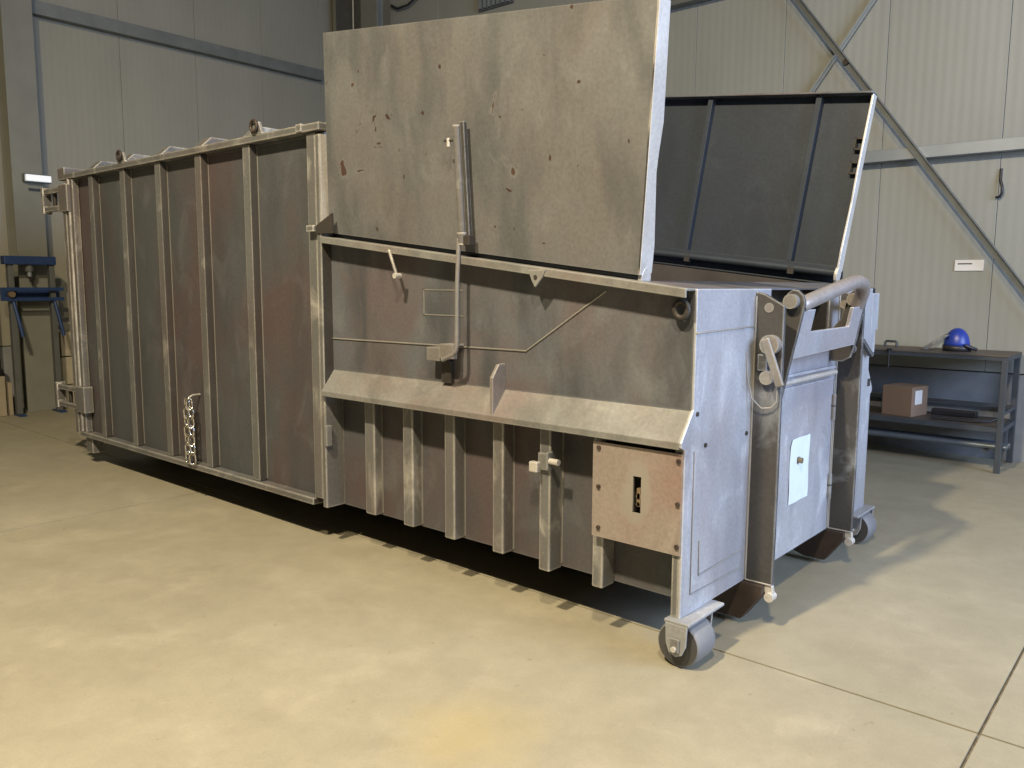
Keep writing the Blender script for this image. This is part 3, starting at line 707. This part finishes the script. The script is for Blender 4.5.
def chain():
    t = thing('steel_chain', 'shiny steel chain hanging doubled on the ribbed container side', 'chain', (-3.97, .0, .285))
    hk = MB().tube([(-3.97, .069, .79), (-3.97, .01, .79), (-3.97, -.02, .775), (-3.97, -.02, .752), (-3.97, .0, .745)], .008, 8).build('chain_hook', M['rib_steel'], t)
    def link_mesh(flat):
        p = []
        for i in range(14):
            a = 2*math.pi*i/14
            h = .022*math.cos(a); v = .024*math.sin(a)+(.019 if math.sin(a) > 0 else -.019)
            p.append((h*.98, h*.2, v) if flat else (h*.45, h*.8, v))
        return p
    protos = {}
    first = {}
    def put(flat, x, y, z):
        if flat not in first:
            g = MB(); g.tube([(x+a, y+b, z+c) for a, b, c in link_mesh(flat)], .0085, 8, True)
            o = g.build('link', M['chrome'], t); first[flat] = (o, Vector((x, y, z)))
        else:
            o0, p0 = first[flat]; o = o0.copy(); COL.objects.link(o); o.parent = t
            o.location = Vector((x, y, z))-p0
    for sx, n0 in ((-.028, 0), (.030, 1)):
        for k in range(7):
            z = .730-.066*k
            put((k+n0) % 2 == 0, -3.97+sx*(.55 if k == 0 else 1)+.004*random.uniform(-1,1), -.026+.004*(k % 2), z)
chain()

# ------------------------------------------------------------------ work bench and what stands on it
M['bench'] = plain('bench_paint', (.055, .065, .078), .5, .2)
M['bench_top'] = plain('bench_top', (.10, .083, .068), .55, .2, .25, 4)
M['card'] = plain('cardboard', (.22, .15, .105), .85, 0, .10, 4)
M['card_light'] = plain('cardboard_flap', (.26, .185, .13), .85, 0, .10, 4)
M['white'] = plain('white_label', (.7, .7, .7), .7, 0, .05)
M['blue_plastic'] = plain('blue_plastic', (.020, .045, .30), .35, 0, .1)
M['black_plastic'] = plain('black_plastic', (.02, .02, .025), .45)
M['blue_paint'] = plain('blue_paint', (.018, .045, .14), .45, .1)
M['pipe'] = plain('grey_pipe', (.12, .145, .18), .35, .4)
def clear_mat():
    m, nt, p = new_mat('clear_visor')
    p.inputs['Base Color'].default_value = (.85, .88, .9, 1); p.inputs['Roughness'].default_value = .12
    p.inputs['Transmission Weight'].default_value = .85; p.inputs['IOR'].default_value = 1.15
    return m
M['visor'] = clear_mat()
def bench():
    bx0, bx1, by0, by1, zt = -1.35, .31, 5.0, 5.64, 1.018
    b = thing('work_bench', 'steel work bench with brown top standing along the back wall', 'bench', (-.5, 5.3, 0))
    MB().box(bx0, bx1, by0, by1, zt-.012, zt).build('bench_top', M['bench_top'], b, .003)
    g = MB()
    for y in (by0+.005, by1-.045): g.box(bx0, bx1, y, y+.04, zt-.045, zt-.012)
    for x in (bx0, bx1-.04): g.box(x, x+.04, by0+.045, by1-.045, zt-.045, zt-.012)
    g.build('top_frame', M['bench'], b)
    for x in (bx0+.005, bx1-.05):
        for y in (by0+.005, by1-.05):
            MB().box(x, x+.045, y, y+.045, 0, zt-.045).build('leg', M['bench'], b, .003)
    MB().box(bx0+.05, bx1-.05, by0+.06, by1-.06, .388, .398).build('shelf', M['bench_top'], b)
    g = MB()
    for y in (by0+.005, by1-.045): g.box(bx0+.05, bx1-.05, y, y+.04, .355, .398)
    for x in (bx0+.005, bx1-.045): g.box(x, x+.04, by0+.05, by1-.05, .355, .398)
    g.build('shelf_frame', M['bench'], b)
    g = MB(); g.box(bx0+.05, bx1-.05, by1-.04, by1-.01, .50, .53); g.box(bx1-.045, bx1-.01, by0+.05, by1-.05, .50, .53)
    g.build('back_rail', M['bench'], b)
    # pipes lying on low brackets below the shelf
    br = MB()
    for x in (bx0+.1, bx1-.15): br.box(x, x+.03, by0+.03, by1-.05, .17, .19)
    br.build('pipe_bracket', M['bench'], b)
    for i, (y, r, sh) in enumerate(((5.10, .026, .0), (5.17, .022, .04), (5.25, .026, -.02))):
        o = MB().cyl((bx0+.02, y, .19+r), (bx1+.02+sh*.0, y, .19+r), r, 12).build('steel_pipe', M['pipe'])
        tag(o, ['long grey pipe under the bench shelf, the front one', 'long grey pipe under the bench shelf, the thinner middle one', 'long grey pipe under the bench shelf, the back one'][i], 'pipe', 'pipes stored under the bench')
    # carton on the shelf
    c = thing('cardboard_carton', 'brown cardboard carton on the lower bench shelf', 'box', (-.53, 5.30, .398))
    ang = math.radians(-22); ca, sa = math.cos(ang), math.sin(ang)
    O = Vector((0,0,0)); a = Vector((ca, sa, 0)); bb = Vector((-sa, ca, 0)); u = Vector((0,0,1))
    O = Vector((-.525, 5.27, .399)); a = Vector((math.cos(math.radians(12)), -math.sin(math.radians(12)), 0)); bb = Vector((math.sin(math.radians(12)), math.cos(math.radians(12)), 0))
    MB().obox(O, a, bb, u, (-.17, .11, -.15, .15, 0, .27)).build('carton_body', M['card'], c, .003)
    MB().obox(O, a, bb, u, (-.17, .11, -.15, -.0015, .27, .274)).build('flap', M['card_light'], c)
    MB().obox(O, a, bb, u, (-.17, .11, .0015, .15, .27, .274)).build('flap', M['card_light'], c)
    MB().obox(O, a, bb, u, (.1101, .1115, -.09, .04, .11, .24)).build('shipping_label', M['white'], c)
    # bent rods lying on the shelf
    for i in range(3):
        y = 5.13+.08*i
        p = [(-.28-.02*i, y, .408), (-.02, y+.02, .408), (.10, y+.05, .408), (.16, y+.10, .410), (.19+.01*i, y+.13, .426)]
        o = MB().tube(p, .009, 8).build('steel_rod', M['black_plastic'])
        tag(o, ['dark bent rod on the bench shelf, nearest the shelf front', 'dark bent rod on the bench shelf, the middle one', 'dark bent rod on the bench shelf, nearest the wall'][i], 'rod', 'bent rods on the bench shelf')
    # black case behind the rods
    o = MB().box(-.36, .02, 5.44, 5.53, .399, .455).build('tool_case', M['black_plastic'], None, .01)
    tag(o, 'flat dark tool case at the back of the bench shelf', 'case')
    # hoop handle at the left end and clamp
    h = MB().tube([(-.80, 5.42, 1.018), (-.80, 5.42, 1.060), (-.79, 5.42, 1.072), (-.70, 5.40, 1.072), (-.69, 5.40, 1.060), (-.69, 5.40, 1.018)], .012, 8).build('hoop_handle', M['bench'])
    tag(h, 'bent bar hoop standing on the bench top beside the container', 'handle')
    k = thing('bar_clamp', 'dark bar clamp hanging from the front bench edge', 'clamp', (-.64, 4.99, 1.0))
    MB().cyl((-.64, 4.985, .86), (-.64, 4.985, 1.03), .008, 8).build('clamp_bar', M['black_plastic'], k)
    MB().box(-.66, -.62, 4.975, 5.03, 1.0185, 1.032).build('clamp_jaw', M['black_plastic'], k, .002)
    # face shield: blue crown, band, clear visor
    f = thing('face_shield', 'blue face shield with clear visor on the bench top', 'helmet', (-.13, 5.30, 1.0185))
    g = MB(); vs = []; fs = []; R = 8; S = 18
    c0 = Vector((-.150, 5.30, 1.062))
    for i in range(R+1):
        ph = math.radians(88*i/R)
        for k2 in range(S):
            th = 2*math.pi*k2/S
            rx = .115 if math.cos(th) < 0 else .105
            vs.append(c0+Vector((rx*math.cos(th)*math.cos(ph), .10*math.sin(th)*math.cos(ph), .165*math.sin(ph))))
    for i in range(R):
        fs += [(i*S+k2, i*S+(k2+1) % S, (i+1)*S+(k2+1) % S, (i+1)*S+k2) for k2 in range(S)]
    fs.append(tuple(range(R*S, R*S+S)))
    fs.append(tuple(range(S))[::-1])
    g.add(vs, fs, True); g.build('shield_crown', M['blue_plastic'], f)
    vs = []; fs = []
    for k2 in range(S+1):
        th = 2*math.pi*k2/S
        for r, z in ((.095, 1.0187), (.118, 1.0187), (.121, 1.070), (.108, 1.070)):
            vs.append((c0.x+r*math.cos(th), c0.y+r*.92*math.sin(th), z))
    for k2 in range(S):
        b4 = 4*k2
        fs += [(b4+q, b4+(q+1) % 4, b4+4+(q+1) % 4, b4+4+q) for q in range(4)]
    MB().add(vs, fs, True).build('head_band', M['black_plastic'], f)
    MB().tube([(c0.x+.08, c0.y-.08, 1.075), (c0.x+.13, c0.y-.06, 1.055), (c0.x+.16, c0.y-.02, 1.040)], .016, 8).build('strap', M['black_plastic'], f)
    vs = []; fs = []
    m = 10
    for k2 in range(m+1):
        th = math.radians(115+130*k2/m)
        for (r, dx, z) in ((.125, -.0, 1.165), (.128, -.0, 1.168), (.17, -.165, 1.026), (.167, -.165, 1.023)):
            vs.append((c0.x+dx+r*.8*math.cos(th), c0.y+r*math.sin(th), z))
    for k2 in range(m):
        b4 = 4*k2
        fs += [(b4+q, b4+(q+1) % 4, b4+4+(q+1) % 4, b4+4+q) for q in range(4)]
    fs += [(0,1,2,3), tuple(4*m+q for q in (3,2,1,0))]
    MB().add(vs, fs, True).build('visor', M['visor'], f)
    # small label plate and hook on the wall
    s = thing('wall_sign', 'small white notice plate on the back wall beside the brace', 'sign', (-.17, 5.69, 1.80))
    MB().box(-.30, -.06, 5.688, 5.699, 1.745, 1.845).build('sign_plate', M['white'], s)
    MB().box(-.275, -.155, 5.685, 5.688, 1.805, 1.815).build('sign_line', M['black_plastic'], s)
    h = MB().tube([(.025, 5.695, 2.66), (.025, 5.68, 2.56), (.045, 5.66, 2.50), (.05, 5.655, 2.44), (.03, 5.665, 2.405), (.0, 5.675, 2.405)], .012, 8).build('cable_hook', M['black_plastic'])
    tag(h, 'short dark cable end hanging on the back wall right of the brace', 'cable')
bench()

# ------------------------------------------------------------------ left background: blue press, boxes, lamp box
M['beige'] = plain('beige_board', (.40, .36, .27), .8)
M['tan'] = plain('tan_board', (.30, .26, .19), .8)
M['pink'] = plain('red_plastic', (.30, .09, .07), .6)
def glow():
    m, nt, p = new_mat('lamp_cover')
    p.inputs['Base Color'].default_value = (.9, .92, .95, 1); p.inputs['Emission Color'].default_value = (.85, .93, 1, 1); p.inputs['Emission Strength'].default_value = .4
    return m
M['glow'] = glow()
def left_corner():
    p = thing('shop_press', 'blue workshop press frame standing before the left wall column', 'press', (-9.15, .78, 0))
    for y in (.57, 1.02):
        MB().box(-9.24, -9.16, y-.03, y+.03, 0.02, 1.86).build('upright', M['column_dark'], p, .004)
        MB().box(-9.34, -9.06, y-.035, y+.035, 0, .02).build('foot', M['blue_paint'], p)
        MB().tube([(-9.14, y, 1.36), (-9.08, y+.03, 1.1), (-9.06, y+.05, .95)], .022, 8).build('hose', M['blue_paint'], p)
    MB().box(-9.27, -9.13, .50, 1.06, 1.80, 1.90).build('crossbeam', M['blue_paint'], p, .006)
    g = MB(); g.box(-9.29, -9.25, .48, 1.12, 1.37, 1.53); g.box(-9.15, -9.11, .48, 1.12, 1.49, 1.53); g.box(-9.15, -9.11, .48, 1.12, 1.37, 1.41)
    g.build('press_bed', M['blue_paint'], p, .004)
    MB().cyl((-9.2, .78, 1.72), (-9.2, .78, 1.80), .045, 16).build('ram_cylinder', M['column_dark'], p)
    MB().cyl((-9.2, .78, 1.66), (-9.2, .78, 1.72), .025, 14).build('ram', M['galv'], p)
    MB().cyl((-9.13, .54, 1.45), (-9.07, .54, 1.45), .035, 12).build('bed_pin', M['brass'], p)
    # stacked boards between press and container
    zz = 0.0
    for i, (h, lab) in enumerate(((.30, 'beige block on the floor by the left column, lowest of its stack'), (.36, 'beige block by the left column, middle of its stack'), (.32, 'beige block by the left column, topmost of its stack'))):
        o = MB().box(-9.66+.03*(i == 1), -9.44, 1.13+.02*i, 1.62, zz+.001, zz+h-.012).build('insulation_block', M['beige'], None, .008)
        tag(o, lab, 'block', 'blocks stacked by the left column'); zz += h
    for i, (y0, y1, z1, lab) in enumerate(((.20, .46, .48, 'tan box on the floor left of the blue press'), (.485, .71, .40, 'small tan box on the floor behind the blue press leg'))):
        o = MB().box(-9.39, -9.36+.0, y0, y1, .001, z1).build('board_box', M['tan'])
        bpy.data.objects.remove(o)
        o = MB().box(-9.38, -9.26, y0, y1 if i == 0 else .53, .001, z1).build('board_box', M['tan'], None, .006)
        tag(o, lab, 'box', 'boxes left of the press')
    o = MB().box(-9.37, -9.27, .27, .44, .481, .72).build('tool_bag', M['black_plastic'], None, .03)
    tag(o, 'black tool bag on the tan box at the left edge', 'bag')
    # light fitting on the column
    l = thing('lamp_box', 'white lit lamp box on the column above the rear of the container', 'lamp', (-9.36, 1.0, 2.84))
    MB().box(-9.398, -9.35, .84, 1.14, 2.79, 2.885).build('housing', M['column_dark'], l)
    MB().box(-9.35, -9.30, .85, 1.13, 2.80, 2.875).build('diffuser', M['glow'], l, .006)
    MB().box(-9.398, -9.37, .90, 1.16, 2.70, 2.72).build('bracket', M['black_plastic'], l)
    # thin cable and dark louvre near the corner
    c = MB().tube([(-8.95, 5.53, 8.1), (-8.95, 5.53, 5.0), (-8.93, 5.53, 2.6)], .012, 6).build('hanging_cable', M['white'])
    tag(c, 'thin pale cable hanging down in the far corner', 'cable')
    a = MB().tube([(-8.2, 5.66, 5.76), (-8.05, 5.64, 5.68), (-7.8, 5.63, 5.68), (-7.6, 5.63, 5.76), (-7.5, 5.64, 5.95)], .018, 8).build('looped_cable', M['black_plastic'])
    tag(a, 'dark cable looping along the back wall top', 'cable')
    v = thing('wall_louvre', 'dark louvred vent high on the back wall above the near lid', 'vent', (-6.1, 5.66, 5.6))
    MB().box(-6.42, -5.80, 5.67, 5.698, 5.31, 5.95).build('louvre_frame', M['column_dark'], v)
    for i in range(7):
        x = -6.38+.08*i
        MB().box(x, x+.05, 5.63, 5.67, 5.33, 5.93).build('slat', M['galv'], v)
left_corner()
